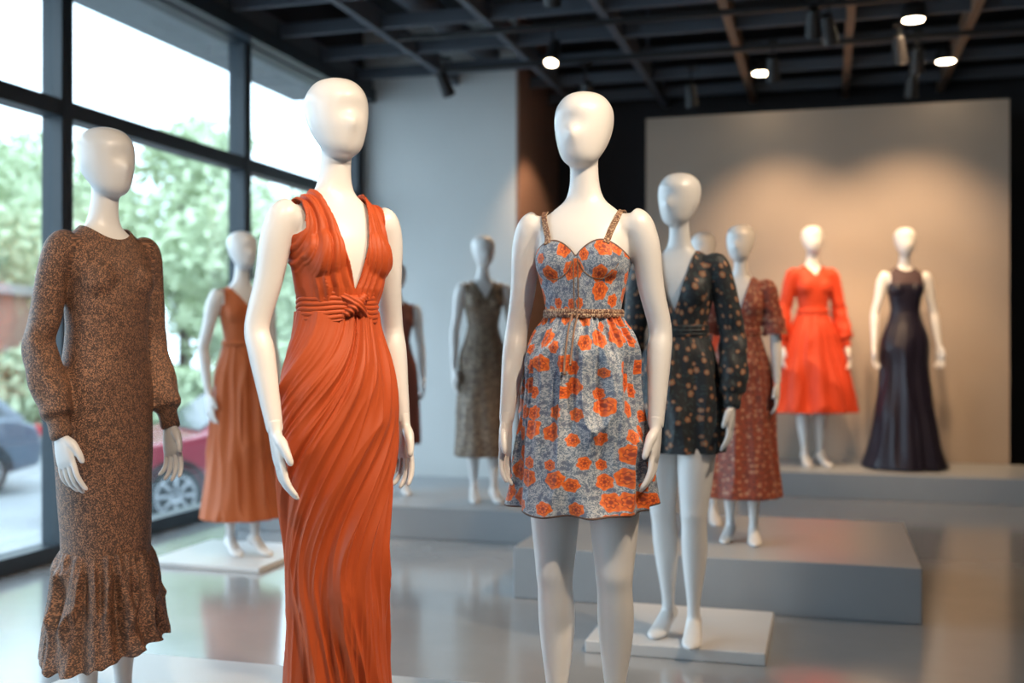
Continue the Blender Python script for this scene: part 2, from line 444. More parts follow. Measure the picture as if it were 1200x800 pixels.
def four(seed,lo,hi,k=0):
    if hi<lo: hi=lo+1
    r=random.Random(seed); cs=[(n,r.gauss(0,1)/(n**k),r.uniform(0,2*PI)) for n in range(lo,hi+1)]
    th=np.linspace(0,2*PI,721)
    def raw(t): 
        o=0
        for n,a,p in cs: o=o+a*np.cos(n*t+p)
        return o
    m=np.abs(raw(th)).max()
    return lambda t: raw(t)/m
def skirt(name,keys,mat,parent,fold,hem=None,N=420,M=140,uoff=0,cx=None,thick=.0025,ur=.16):
    K=catmull([(k[0],k[1],k[2]) for k in keys],12)
    zz=np.linspace(keys[0][0],keys[-1][0],M)
    rx=np.interp(-zz,-K[:,0],K[:,1]); ry=np.interp(-zz,-K[:,0],K[:,2])
    th=np.linspace(-PI,PI,N+1)
    TH,TT=np.meshgrid(th,np.linspace(0,1,M))
    RX=rx[:,None];RY=ry[:,None]
    fo=fold(TH,TT)
    X=(RX+fo)*np.sin(TH); Y=-(RY+fo)*np.cos(TH)
    Z=np.repeat(zz[:,None],N+1,1)
    if hem is not None: Z=Z-hem(TH)*TT**2
    if cx is not None:
        dx,dy=cx(TT); X=X+dx; Y=Y+dy
    V=np.stack([X[:,:N],Y[:,:N],Z[:,:N]],-1).reshape(-1,3)
    i,j=np.meshgrid(np.arange(M-1),np.arange(N),indexing='ij'); j2=(j+1)%N
    F=np.stack([i*N+j,(i+1)*N+j,(i+1)*N+j2,i*N+j2],-1).reshape(-1,4)
    U=TH*ur+uoff
    def uvp(a,b): return np.stack([U[a,b],Z[a,b]],-1)
    jj=j+1
    uv=np.stack([uvp(i,j),uvp(i+1,j),uvp(i+1,jj),uvp(i,jj)],2).reshape(-1,2)
    tr=((1-TT[:,:N])*(keys[0][0]-keys[-1][0])).reshape(-1)
    ob=mk(name,V,F,mat,parent,uv=uv,trim=tr)
    m=ob.modifiers.new('cloth','SOLIDIFY'); m.thickness=thick; m.offset=-1
    return ob
def gather(seed,a0=.004,a1=.02,hi=(26,44),lo=(7,13),pw=1.3,rg=.006):
    g1=four(seed,*hi); g2=four(seed+1,*lo); g3=four(seed+2,lo[1]+2,hi[0]-3)
    n1=int((hi[0]+hi[1])/2); n2=int(lo[1]+6)
    def f(th,t):
        q=(th/(2*PI)+.5)
        up=a0*(ridge(q*n1*1.0,t*2.2,n1,seed,1.2)-.4)*(1-t)**0.8*np.minimum(1,t*10+.15)*1.6+a0*.5*g1(th)*(1-t)
        md=rg*(ridge(q*n2+.0,t*2.5+3,n2,seed+5,1.5)-.4)*ss(t,.03,.3)
        return up+md+a1*g2(th+.12*np.sin(3*t))*t**pw+a1*.35*g3(th-.1*t)*np.sin(PI*np.minimum(1,t*1.05))**.7
    return f
def band(name,z0,z1,rx,ry,mat,parent,ridges=0,amp=.003,bulge=.003,cy=-.004,tilt=0,pinch=0,N=160):
    M=max(10,int(ridges*8)+10)
    th=np.linspace(-PI,PI,N+1); TH,TT=np.meshgrid(th,np.linspace(0,1,M))
    rr=bulge*np.sin(PI*TT)**.6+ (amp*np.abs(np.sin(PI*ridges*(TT+.06*np.sin(2*TH)+.03*np.sin(5*TH)))) if ridges else 0)
    X=(rx+rr)*np.sin(TH); Y=-(ry+rr)*np.cos(TH)+cy; zc=(z0+z1)/2
    Z=zc+((z1-z0)*(TT-.5))*(1+.25*pinch*np.abs(np.sin(TH))-pinch*np.exp(-(TH/.28)**2))+tilt*np.sin(TH)
    V=np.stack([X[:,:N],Y[:,:N],Z[:,:N]],-1).reshape(-1,3)
    i,j=np.meshgrid(np.arange(M-1),np.arange(N),indexing='ij'); j2=(j+1)%N
    F=np.stack([i*N+j,i*N+j2,(i+1)*N+j2,(i+1)*N+j],-1).reshape(-1,4)
    U=TH*.1; a=lambda p,q:np.stack([U[p,q],Z[p,q]],-1)
    uv=np.stack([a(i,j),a(i,j+1),a(i+1,j+1),a(i+1,j)],2).reshape(-1,2)
    ob=mk(name,V,F,mat,parent,uv=uv,trim=np.ones(len(V)))
    m=ob.modifiers.new('t','SOLIDIFY'); m.thickness=.004; m.offset=1
    return ob
def sleeve(s,pose,R,seed=0,wr=.004,upto=1.0,cuff=True):
    S,E,W=arm_path(s,pose['ER' if s<0 else 'EL'],pose['WR' if s<0 else 'WL'])
    g=four(seed+7,3,6)
    if upto>=1:
        L=W-E
        P=[S+np.array((-s*.03,0,.010)),S+np.array((0,0,-.002)),S+(E-S)*.25+np.array((s*.006,0,0)),S+(E-S)*.7,E,E+L*.3,E+L*.62,E+L*.80,E+L*.86,E+L*1.06]
        RR=[.034,R[0],R[1],R[1]*.97,R[2],R[3],R[4],R[4]*.92,R[5],R[5]]
    else:
        P=[S+np.array((-s*.03,0,.010)),S,S+(E-S)*.3,S+(E-S)*.65,S+(E-S)*.9,S+(E-S)*1.0]
        RR=[.034]+list(R[:5])
    def mod(a,t):
        env=ss(t,.2,.45)*(1-ss(t,.78,.86)) if upto>=1 else ss(t,.2,.5)
        return float(env)*wr*(math.sin(16*t+2*math.sin(a+seed)+seed)+.8*math.sin(41*t+1.5*math.sin(2*a+seed*2)+1)+float(g(a+t*3))*.9)+(0.0012*math.cos(18*a) if t>.88 and upto>=1 else 0)
    return tube(P,RR,10,40,mod)
M_BODY=simple('mannequin_white',(.72,.71,.70),rough=.36,var=.02,coat=.25)
def stand(name,u,d,z,h,face,pose,voxel=.006):
    x,y=RC(u,d)
    e=empty(name,(x,y,z),math.radians(face)+YAW,h/1.80)
    body_obj(e,pose,M_BODY,voxel)
    return e
# ================================================================== ROOM
M_FLOOR=NT('polished_concrete'); k=M_FLOOR
tc=k.node('ShaderNodeTexCoord').outputs['Object']
n1=k.node('ShaderNodeTexNoise',{'Vector':tc,'Scale':0.9,'Detail':8.0,'Roughness':.6}).outputs['Fac']
n2=k.node('ShaderNodeTexNoise',{'Vector':tc,'Scale':40.0,'Detail':3.0}).outputs['Fac']
k.set(k.b,'Base Color',k.mix(n1,(.22,.235,.25,1),(.39,.395,.40,1)))
k.set(k.b,'Roughness',k.math('ADD',.08,k.math('MULTIPLY',n1,.18)))
k.b.inputs['Specular IOR Level'].default_value=.8
k.b.inputs['Coat Weight'].default_value=.5; k.b.inputs['Coat Roughness'].default_value=.12
k.bump(n2,.03,.002); M_FLOOR=k.m
M_DARK=simple('dark_ceiling',(.016,.019,.024),.85)
M_BEAM=simple('grid_steel_charcoal',(.085,.10,.125),.6)
M_BROWN=simple('grid_brown_wood',(.22,.14,.095),.6,var=.2)
M_GREY=simple('grey_plaster',(.68,.69,.68),.85,var=.05,scale=2,bump=.05)
M_BRN=simple('brown_panel',(.26,.15,.115),.8)
M_PANEL=simple('warm_grey_plaster',(.39,.325,.27),.85,var=.10,scale=1.5,bump=.08)
M_DW=simple('charcoal_wall',(.022,.024,.03),.8)
M_FRAME=simple('window_frame_dark',(.022,.035,.048),.45)
M_PLAT=simple('platform_grey',(.31,.335,.36),.35,var=.05)
M_PLATL=simple('platform_light',(.60,.60,.60),.32,var=.04)
ZG=3.61
boxes('floor',[(-4.36,5,-3,11.4,-.12,0)],M_FLOOR)
boxes('foundation',[(-4.36,-4.20,-3,11.4,-.9,-.12)],simple('foundation_concrete',(.3,.3,.3),.9))
boxes('ceiling',[(-4.36,5,-3,11.4,4.25,4.35)],M_DARK)
boxes('wall_back',[(-2.70,5,11.25,11.4,0,4.25)],M_DW)
boxes('wall_right',[(4.9,5,-3,11.25,0,4.25)],M_DW)
boxes('wall_front',[(-4.36,4.9,-3,-2.9,0,4.25)],M_GREY)
boxes('wall_left',[(-4.36,-4.22,9.66,11.4,0,4.25),(-4.36,-4.22,-2.9,9.66,3.60,4.25)],M_DW)
boxes('wall_partition_grey',[(-4.22,-2.725,9.7,11.4,0,4.25)],M_GREY)
boxes('trim_1',[(-2.725,-2.70,9.7,11.25,0,4.25)],M_BRN)
boxes('wall_display_panel',[(-1.633,1.495,10.3,10.42,0,3.33)],M_PANEL)
bl=[];br=[]
for i,x in enumerate([-4.16,-3.3,-2.44,-1.57,-.71,.16,1.02,1.88,2.74,3.6,4.46]):
    (br if x in(-.71,.16,1.02) else bl).append((x-.03,x+.03,-2.9,11.2,ZG,ZG+.16))
y=-2.5
while y<11.2:
    bl.append((-4.2,4.88,y-.022,y+.022,ZG+.02,ZG+.12)); y+=.74
boxes('ceiling_grid',bl,M_BEAM); boxes('ceiling_beams_brown',br,M_BROWN)
boxes('ceiling_hangers',[(x-.01,x+.01,yy-.01,yy+.01,ZG+.15,4.26) for x in(-3.3,-1.57,.16,1.88) for yy in(1,4,7,10)],M_BEAM)
P=[(-3.05,5.0,3.88),(-3.05,7.0,3.86),(-2.98,9.0,3.84),(-2.95,9.62,3.84)]
V,F=tube(P,[.10,.10,.10,.10],8,20); mk('ceiling_duct',V,F,M_BEAM)
# windows
ms=[-2.83,-.76,1.31,3.38,5.45,7.52,9.60]
kg=NT('window_glass'); kg.n.remove(kg.b)
tr=kg.node('ShaderNodeBsdfTransparent',{'Color':(.93,.97,.98,1)}); gl=kg.node('ShaderNodeBsdfGlossy',{'Roughness':.02})
lw=kg.node('ShaderNodeLayerWeight',{'Blend':.25}); 
mx=kg.node('ShaderNodeMixShader',{0:kg.math('MULTIPLY',lw.outputs['Fresnel'],.3)}); kg.l.new(tr.outputs[0],mx.inputs[1]); kg.l.new(gl.outputs[0],mx.inputs[2]); kg.l.new(mx.outputs[0],kg.out.inputs['Surface'])
for i in range(6):
    a,b=ms[i],ms[i+1]
    e=empty('window_%d'%(i+1),(-4.285,(a+b)/2,0)); h=(b-a)/2
    boxes('frame',[(-.07,.07,-h,-h+.05,0,3.6),(-.07,.07,h-.05,h,0,3.6),(-.07,.07,-h+.05,h-.05,0,.09),(-.07,.07,-h+.05,h-.05,3.49,3.6),(-.065,.065,-h+.05,h-.05,2.54,2.64)],M_FRAME,e,.004)
    boxes('glass',[(-.006,.006,-h+.05,h-.05,.08,3.5)],kg.m,e)
boxes('trim_2',[(-4.21,-4.1,-2.9,9.7,3.5,3.62)],M_FRAME)
boxes('exterior_canopy',[(-4.95,-4.37,-3,9.7,3.56,3.66)],simple('canopy_grey',(.25,.27,.28),.7))
def plat(x0,x1,y0,y1,h,mat=M_PLAT): 
    boxes('display_platform',[(x0,x1,y0,y1,0.0,h)],mat,bevel=.006)
plat(-2.52,-.98,2.3,3.57,.10,M_PLATL)
plat(-.95,-.3,2.72,3.4,.10,M_PLATL)
plat(-.94,-.23,4.37,5.06,.05,M_PLATL)
plat(-1.475,.40,5.2,6.5,.25)
plat(-3.78,-1.746,6.6,8.15,.20)
plat(-3.66,-2.95,5.38,6.08,.03,M_PLATL)
plat(-.7,2.6,9.2,10.28,.20)
# ------------------------------------------------------------------ lights
WARM=(1,.66,.38); WARM2=(1,.78,.56)
M_LAMP=simple('spotlight_black',(.02,.02,.022),.45)
M_LENS=emis('lamp_lens',(1,.80,.55),25)
M_OFF=simple('lamp_lens_off',(.12,.12,.12),.2)
def spotlight(x,y,z,tx,ty,tz,en,ang=45,col=WARM,name='track_spotlight',r=.055,rad=.05,blend=.6):
    e=empty(name,(x,y,z))
    d=Vector((tx-x,ty-y,tz-z)).normalized(); q=Vector((0,0,-1)).rotation_difference(d)
    parts=[tube([(0,0,.12),(0,0,.10),(0,0,-.06),(0,0,-.08)],[r*.55,r*.8,r,r*1.05],3,24)]
    V,F=join(parts); V=[q@Vector(v) for v in V]
    h=mk('head',V,F,M_LAMP,e)
    V,F=tube([(0,0,-.0805),(0,0,-.084)],[r*.85,r*.8],1,24); V=[q@Vector(v) for v in V]; mk('lens',V,F,M_LENS if en>0 else M_OFF,e)
    zt=max(.05,ZG+.02-z)
    boxes('stem',[(-.009,.009,-.009,.009,.0,zt)],M_LAMP,e)
    boxes('canopy',[(-.04,.04,-.04,.04,zt-.02,zt+.01)],M_LAMP,e)
    if en>0:
        L=bpy.data.lights.new('lamp','SPOT'); L.energy=en; L.spot_size=math.radians(ang); L.spot_blend=blend; L.color=col; L.shadow_soft_size=rad
        o=bpy.data.objects.new('lamp',L); COL.objects.link(o); o.parent=e; o.location=q@Vector((0,0,-.1)); o.rotation_mode='QUATERNION'; o.rotation_quaternion=q
    return e
spotlight(-2.0,8.15,3.42,-2.2,7.0,1.0,120,40)
spotlight(-2.0,9.3,3.36,-2.71,10.4,2.0,90,60)  # added lamp, there to brighten the brown side of the partition
spotlight(-.10,8.0,3.45,-.15,9.8,1.2,180,44)
spotlight(.66,9.05,3.40,.66,10.28,1.55,160,84,blend=.9)
spotlight(-.42,9.05,3.40,-.38,10.28,1.55,150,84,blend=.9)
spotlight(.45,7.2,3.45,.6,9.7,1.1,200,40)
for (u,d,z,du,dd) in [(2.2,7.7,3.40,.4,1.5),(3.35,9.3,3.38,-.1,.8),(-.56,9.35,3.40,.5,1.5),(1.85,6.6,3.42,.2,1),(.25,6.9,3.42,-.3,1.2),(1.55,9.6,3.36,.1,.5),(2.9,8.3,3.42,.3,1.2)]:
    x,y=RC(u,d); spotlight(x,y,z,x+du,y+dd,1.5,0)
boxes('ceiling_lighting_track',[(-3.2,2.6,8.0,8.035,3.575,3.61),(-3.2,2.6,9.03,9.065,3.575,3.61)],M_LAMP)
spotlight(1.1,2.3,3.45,-.66,3.07,1.30,280,40,WARM2)
spotlight(.5,1.4,3.45,-1.27,2.74,1.20,260,40,WARM2)
spotlight(-.7,.6,3.45,-2.07,2.86,1.20,190,40,WARM2)
spotlight(1.05,3.9,3.45,-.58,4.53,1.3,230,42,WARM2)
spotlight(1.15,4.7,3.45,-.42,5.68,1.2,220,42)
spotlight(-1.9,4.2,3.45,-3.28,5.74,1.2,110,42,WARM2)
def downlight(x,y,en=90,sz=2.2):
    e=empty('ceiling_downlight',(x,y,ZG))
    V,F=tube([(0,0,.1),(0,0,.06),(0,0,0),(0,0,-.01)],[.07,.085,.09,.09],2,28); mk('housing',V,F,M_LAMP,e)
    V,F=tube([(0,0,-.0105),(0,0,-.016)],[.075,.07],1,28); mk('lens',V,F,M_LENS,e)
    L=bpy.data.lights.new('lamp','SPOT'); L.energy=en; L.spot_size=sz; L.spot_blend=.8; L.color=WARM; L.shadow_soft_size=.08
    o=bpy.data.objects.new('lamp',L); COL.objects.link(o); o.parent=e; o.location=(0,0,-.03)
downlight(-.56,9.95,14,1.2); downlight(.95,9.95,14,1.2); downlight(.6,8.6,90,2.4); downlight(2.6,6.0,260); downlight(2.8,2.0,180)
w=bpy.data.worlds.new('World'); scene.world=w; w.use_nodes=True
bg=w.node_tree.nodes['Background']; bg.inputs[0].default_value=(.70,.86,1,1); bg.inputs[1].default_value=5.0
for i in range(6):
    L=bpy.data.lights.new('window_portal','AREA'); L.shape='RECTANGLE'; L.size=3.4; L.size_y=2.0; L.cycles.is_portal=True
    o=bpy.data.objects.new('window_portal',L); COL.objects.link(o); o.location=(-4.19,(ms[i]+ms[i+1])/2,1.8); o.rotation_euler=(0,-PI/2,0)
# ------------------------------------------------------------------ exterior
boxes('street_ground',[(-60,-4.37,-30,70,-1.0,-.9)],simple('asphalt_light',(.30,.31,.32),.8,var=.15,scale=1.5))
boxes('sidewalk',[(-5.0,-4.37,-3,40,-.9,-.82)],simple('sidewalk_concrete',(.45,.45,.44),.8))
M_BARK=simple('bark',(.12,.09,.07),.9); 
kl=NT('leaves_hazed'); tcl=kl.node('ShaderNodeTexCoord').outputs['Object']
nn=kl.node('ShaderNodeTexNoise',{'Vector':tcl,'Scale':1.2,'Detail':4.0}).outputs['Fac']
kl.set(kl.b,'Base Color',kl.mix(nn,(.34,.44,.28,1),(.66,.72,.48,1))); kl.b.inputs['Roughness'].default_value=.7  # greens brightened so the overexposed haze sits in the leaf colour
def tree(x,y,h,w,seed,z=-.9):
    r=random.Random(seed); e=empty('tree',(x,y,z))
    parts=[tube([(0,0,0),(.05,0,h*.3),(-.05,.05,h*.6),(0,0,h*.85)],[.2,.14,.10,.04],3,10)]
    blobs=[]
    for i in range(11):
        a=r.uniform(0,2*PI); zz=r.uniform(.38,.88); rad=w*(1-abs(zz-.6)*1.4)*r.uniform(.35,.8)
        c=(math.cos(a)*rad,math.sin(a)*rad,h*zz); blobs.append((c,w*r.uniform(.33,.52)))
        parts.append(tube([(0,0,h*zz*.6),(c[0]*.5,c[1]*.5,h*zz*.85),c],[.06,.04,.02],2,6))
    V,F=join(parts); mk('trunk',V,F,M_BARK,e)
    V=[];F=[]
    for c,rr in blobs:
        for k in range(330):
            d=Vector((r.gauss(0,1),r.gauss(0,1),r.gauss(0,1))).normalized()*rr*r.uniform(.45,1.1)
            p=Vector(c)+Vector((d.x,d.y,d.z*.8)); s=r.uniform(.07,.15)
            a=Vector((r.gauss(0,1),r.gauss(0,1),r.gauss(0,1))).normalized(); b=a.orthogonal().normalized()*s; a=a*s*1.5
            o=len(V); V+=[p-a,p+b*.7,p+a,p-b*.7]; F.append((o,o+1,o+2,o+3))
    mk('foliage',V,F,kl.m,e,smooth=False)
for i,(u,d,h,ww) in enumerate([(-11.5,24,7.2,2.6),(-8.0,27,8.2,2.6),(-5.6,24,5.4,2.0),(-13.5,31,8.5,3.2),(-4.6,32,6.8,2.6),(-10,36,8,3.6),(-17,33,9,3.5),(-7.0,40,8,3.4)]):
    x,y=RC(u,d); tree(x,y,h,ww,i+3)
def hedge():
    r=random.Random(5); e=empty('hedge',(0,0,-.9)); V=[];F=[]; 
    for k in range(16000):
        t=r.random(); u=-22+t*20; d=21+1.2*r.random()+ (u+12)*-.05; hh=1.9+.35*math.sin(u*1.3)
        x,y=RC(u,d); z=hh*math.sqrt(r.random()); p=Vector((x,y,z)); s=r.uniform(.06,.12)
        a=Vector((r.gauss(0,1),r.gauss(0,1),r.gauss(0,1))).normalized(); b=a.orthogonal().normalized()*s; a=a*s*1.4
        o=len(V); V+=[p-a,p+b,p+a,p-b]; F.append((o,o+1,o+2,o+3))
    mk('hedge_leaves',V,F,kl.m,e,smooth=False)
hedge()
x,y=RC(-13.2,20)
e=empty('brick_building',(x,y,-.9),YAW)
boxes('facade',[(-6,3.0,0,5,0,3.1)],simple('brick_brown',(.34,.20,.15),.9,var=.3,scale=8),e)
boxes('building_windows',[(-5+i*1.9,-3.9+i*1.9,-.05,.02,1.0,2.2) for i in range(4)],simple('dark_glass',(.05,.07,.09),.1),e)
boxes('roof',[(-6.2,3.2,-.2,5.2,3.1,3.3)],simple('roof_grey',(.3,.3,.3),.8),e)
M_TYRE=simple('tyre',(.02,.02,.02),.8); M_RIM=simple('rim_alloy',(.45,.46,.48),.3,metal=.8); M_CGL=simple('car_glass',(.03,.04,.05),.08)
M_HL=simple('headlamp',(.7,.72,.75),.15)
def car(name,col,x,y,ang,z=-.9):
    e=empty(name,(x,y,z),ang)
    paint=simple(name+'_paint',col,.25,coat=.6,var=.02)
    prof=[(-2.15,.42),(-2.2,.62),(-2.12,.80),(-1.9,.92),(-1.15,1.02),(-.95,1.06),(1.85,1.06),(2.12,.95),(2.2,.7),(2.15,.40),(1.75,.30),(-1.8,.30)]
    gh=[(-1.05,1.02),(-.35,1.48),(-.1,1.55),(1.1,1.55),(1.55,1.46),(2.0,1.04)]
    def extr(p,w0,w1,zr):
        V=[];F=[];n=len(p)
        rows=[(-1,.0),(-.93,1),(.93,1),(1,0)]
        for s,_ in rows:
            for (px,pz) in p:
                k=(pz-zr[0])/(zr[1]-zr[0]); k=min(1,max(0,k)); ww=w0+(w1-w0)*k
                sh=1 if abs(s)<.95 else .985
                V.append((px*sh,s*ww,(pz-.7)*(1 if abs(s)<.95 else .95)+.7))
        for r in range(3):
            for i in range(n):
                j=(i+1)%n; F.append((r*n+i,r*n+j,(r+1)*n+j,(r+1)*n+i))
        F.append(tuple(range(n))[::-1]); F.append(tuple(range(3*n,4*n)))
        return V,F
    V,F=extr(prof,.91,.88,(.3,1.06)); b=mk('car_body',V,F,paint,e,smooth=False); m=b.modifiers.new('b','BEVEL'); m.width=.04; m.segments=3; m.limit_method='ANGLE'; m.angle_limit=.3
    V,F=extr(gh,.83,.66,(1.02,1.55)); b=mk('greenhouse',V,F,paint,e,smooth=False); m=b.modifiers.new('b','BEVEL'); m.width=.03; m.segments=2; m.limit_method='ANGLE'
    for s in(-1,1):
        def q(p,n):
            V=[]
            for(px,pz) in p:
                k=(pz-1.02)/.53; ww=.83+(.66-.83)*k; V.append((px,s*(ww*1.0+.006),pz))
            mk(n,V,[tuple(range(len(p)))],M_CGL,e,smooth=False)
        q([(-.80,1.09),(-.26,1.45),(.15,1.48),(.15,1.09)],'window_front')
        q([(.22,1.09),(.22,1.48),(.95,1.48),(1.0,1.09)],'window_rear')
        q([(1.07,1.09),(1.03,1.48),(1.42,1.42),(1.72,1.12)],'window_quarter')
        for wx in(-1.38,1.36):
            V,F=tube([(wx,s*.70,.34),(wx,s*.72,.34),(wx,s*.90,.34),(wx,s*.925,.34)],[.30,.34,.34,.31],2,32); mk('wheel_tyre',V,F,M_TYRE,e)
            parts=[tube([(wx,s*.90,.34),(wx,s*.928,.34)],[.06,.05],1,16)]
            for kk in range(8):
                a=2*PI*kk/8; parts.append(tube([(wx+.04*math.cos(a),s*.932,.34+.04*math.sin(a)),(wx+.23*math.cos(a),s*.932,.34+.23*math.sin(a))],[.022,.018],1,8))
            pr=[(wx+.235*math.cos(2*PI*t/32),s*.925,.34+.235*math.sin(2*PI*t/32)) for t in range(33)]
            parts.append(tube(pr,[.016]*33,1,8))
            V,F=join(parts); mk('wheel_rim',V,F,M_RIM,e)
            pr=[(wx+.38*math.cos(PI*t/16),s*.915,.36+.38*math.sin(PI*t/16)) for t in range(17)]
            V,F=tube(pr,[.03]*17,1,8); mk('wheel_arch',V,F,M_TYRE,e)
        boxes('headlamp',[(-2.21,-1.98,s*.78-.14,s*.78+.12,.68,.82)],M_HL,e,.02)
        boxes('mirror',[(-.78,-.62,s*.98-.08,s*.98+.08,1.02,1.14)],paint,e,.03)
        boxes('tail_lamp',[(2.05,2.2,s*.72-.14,s*.72+.14,.8,.95)],emis('tail',(.5,.02,.02),.1),e,.02)
    boxes('grille',[(-2.225,-2.1,-.5,.5,.5,.74)],M_TYRE,e,.02)
    mk('windscreen',[(-1.0,-.70,1.08),(-1.0,.70,1.08),(-.42,.60,1.46),(-.42,-.60,1.46)],[(0,1,2,3)],M_CGL,e,smooth=False)
    return e
ax=math.atan2(.80,.60)
fx,fy=RC(-3.95,13.0); cxm,cym=fx+math.cos(ax)*1.38-.9*math.sin(ax),fy+math.sin(ax)*1.38+.9*math.cos(ax)
car('suv_car',(.30,.04,.06),cxm,cym,ax)
car('sedan_car',(.10,.13,.17),-12.67,11.99,ax+.1)
# ================================================================== MANNEQUINS
# --- 1 brown sequin dress
P1=default_pose(); P1.update(hy=.0,ER=(-.190,.045,1.15),WR=(-.182,-.045,.895),EL=(.188,.03,1.15),WL=(.185,-.06,.90),slim=(.2,1.12,.88,.92),armk=.88)
e=stand('mannequin_in_brown_sequin_dress',-1.215,3.32,.102,1.792,56,P1,.005)
M_SEQ=speckle('brown_sequin_knit',(.045,.022,.014),(.115,.058,.036),(.34,.17,.095),scale=380,th=.62,bump=.5)
keys=[(.50,0,.0,.126,.116),(.56,0,.0,.127,.116),(.66,0,.004,.132,.116),(.78,0,.008,.141,.115),(.88,0,.012,.149,.113),(.95,0,.012,.150,.110),(1.02,0,.006,.144,.104),(1.09,0,.0,.131,.096),(1.15,0,-.004,.124,.092),(1.21,0,-.006,.122,.092),(1.27,0,-.006,.126,.095)]+[(z,cx,cy,rx+.006,ry+.006) for z,cx,cy,rx,ry in TORSO if z>1.30]
sl=[sleeve(s,P1,(.0425,.0425,.042,.048,.046,.028),seed=s+2,wr=.0028) for s in(-1,1)]
V,T,E=torso_shell(.0048,.004,sleeves=sl,keys=keys,smooth=8,extra=drape(.004))
N=vnormals(V,T); V=V+N*(.0005+nz3(V,(16,16,7),3.0)*.003)[:,None]
f=np.minimum(crew(V,.082,1.54,.080,-.015),V[:,2]-.52)
shell_obj('sequin_dress',V,T,f,M_SEQ,e,pose=P1)
hm=four(5,1,3); hm2=four(9,18,30)
skirt('ruffle',[(.535,.128,.118),(.52,.136,.126),(.44,.150,.143),(.34,.164,.158),(.27,.178,.172)],M_SEQ,e,gather(11,.007,.020,(26,40),(11,17),.7,.024),hem=lambda th:.02+.025*hm(th)+.008*hm2(th)+.03*np.cos(th+1.2),N=600,M=70)
# --- 2 orange draped gown
P2=default_pose(); P2.update(hy=-.10,ER=(-.205,.045,1.155),WR=(-.195,-.030,.90),EL=(.200,.045,1.155),WL=(.205,.0,.90),rollR=.3,slim=(.05,1.14,.80,.84))
e=stand('mannequin_in_orange_draped_gown',-.47,2.98,.10,1.86,40,P2,.005)
M_OR=satin('orange_jersey',(.44,.070,.014),.55,.05)
V,T,E=torso_shell(.0030,.004,smooth=14,extra=drape(.0))
x,y,z=np.abs(V[:,0]),V[:,1],V[:,2]
xin=.060*np.clip((z-1.25)/(1.48-1.25),0,1.3)**.8; xout=.118+(1-ss(z,1.25,1.42))*.05
s_=(x-xin)/(xout-xin); N=vnormals(V,T)
q=np.clip(s_,0,2)*9+np.where(V[:,0]<0,40,0)+.5*np.sin(z*18)
dsp=ss(z,1.17,1.25)*(.011*ridge(q,z*4,80,3,1.0)+.004*ridge(q*2.1,z*6,160,5,1.2)-.004)*np.where(y<.02,1,.4)
V=V+N*dsp[:,None]
f=np.minimum(np.minimum(vneck(V,1.245,.064,1.36,.85),armhole(V,.120,1.35)),z-1.17)
shell_obj('gown_bodice',V,T,f,M_OR,e,.002)
r2=four(22,5,9)
def gown_fold(th,t):
    # folds bunch at the waist knot, sweep diagonally over the hip, then fall
    sh=2.3*ss(t,0,.60)-.35*ss(t,.5,1)
    a=(th-.05+sh); a=(a+PI)%(2*PI)-PI
    p=.50+.50*ss(t,0,.45)
    psi=(np.sign(a)*np.abs(a/PI)**p+1)/2
    n=28
    h1=ridge(psi*n+.9*np.sin(5*t),t*2.4,n,7,1.0)
    h2=ridge(psi*n*2+.7*np.sin(9*t),t*4+9,n*2,9,1.2)
    h3=ridge(psi*11,t*2+4,11,15,1.0)
    am=.40+.60*ss(t,.02,.18)
    seam=ss(PI-np.abs(a),0,.12)
    return am*(.019*h1+.005*h2+.024*h3)*seam-.015*ss(t,.04,.25)+.006*r2(psi*2*PI)*ss(t,.1,.6)
skirt('gown_skirt',[(1.19,.102,.078),(1.14,.108,.085),(1.06,.122,.097),(.98,.134,.106),(.90,.141,.112),(.80,.137,.112),(.66,.123,.108),(.48,.112,.104),(.3,.114,.11),(.14,.130,.13),(.012,.150,.150)],M_OR,e,gown_fold,N=1100,M=400)
band('waist_wrap',1.164,1.246,.100,.077,M_OR,e,ridges=7,amp=.006,bulge=.003,pinch=.42,N=320)
# twisted knot at the centre of the wrap
kp=[]
for s in(-1,1):
    kp.append(tube([(s*.036,-.074,1.205+.024),(s*.016,-.090,1.205+.013),(-s*.004,-.098,1.205),(-s*.018,-.090,1.205-.016),(-s*.034,-.078,1.205-.027)],[.012,.014,.014,.013,.010],4,16))
V,_,T_,F=remesh(kp,.0026,3); N=vnormals(V,T_); V=V+N*(.0022*np.sin((V[:,2]*1.2+V[:,0]*.8)*420))[:,None]
mk('waist_knot',V,F,M_OR,e,uv=np.zeros((sum(len(q) for q in F),2)))
# --- 3 grey/orange floral sundress
P3=default_pose(); P3.update(hy=-.12,ER=(-.200,.03,1.15),WR=(-.212,-.03,.90),EL=(.205,.035,1.15),WL=(.205,-.035,.895),legR=(-.070,-.02,0,-.01,.15),legL=(.075,.05,.01,-.03,.2))
e=stand('mannequin_in_floral_sundress',.203,3.14,.10,1.86,-17,P3,.005)
M_F3=floral('grey_orange_floral',(.13,.18,.25),(.42,.46,.51),(.74,.16,.018),(.56,.085,.010),(.26,.035,.010),scale=16.5,R=.43,leaf=(.10,.13,.20),trim=(.10,.055,.04),tw=.0045,bgscale=330,wr=.3,petals=6,pamp=.08,rand=.65,dist=.16)
V,T,E=torso_shell(.0036,.004,smooth=10)
N=vnormals(V,T); V=V+N*(nz3(V,(22,22,12),7)*.0035)[:,None]
x,y,z=np.abs(V[:,0]),V[:,1],V[:,2]
zt=1.340+.045*np.sin(PI*np.clip(x/.130,0,1))**.8
ztb=np.full_like(zt,1.33); wz=ss(y,-.03,.03)
f=np.minimum((zt*(1-wz)+ztb*wz)-z,z-1.175); f=np.minimum(f,armhole(V,.134,1.34)+.0)
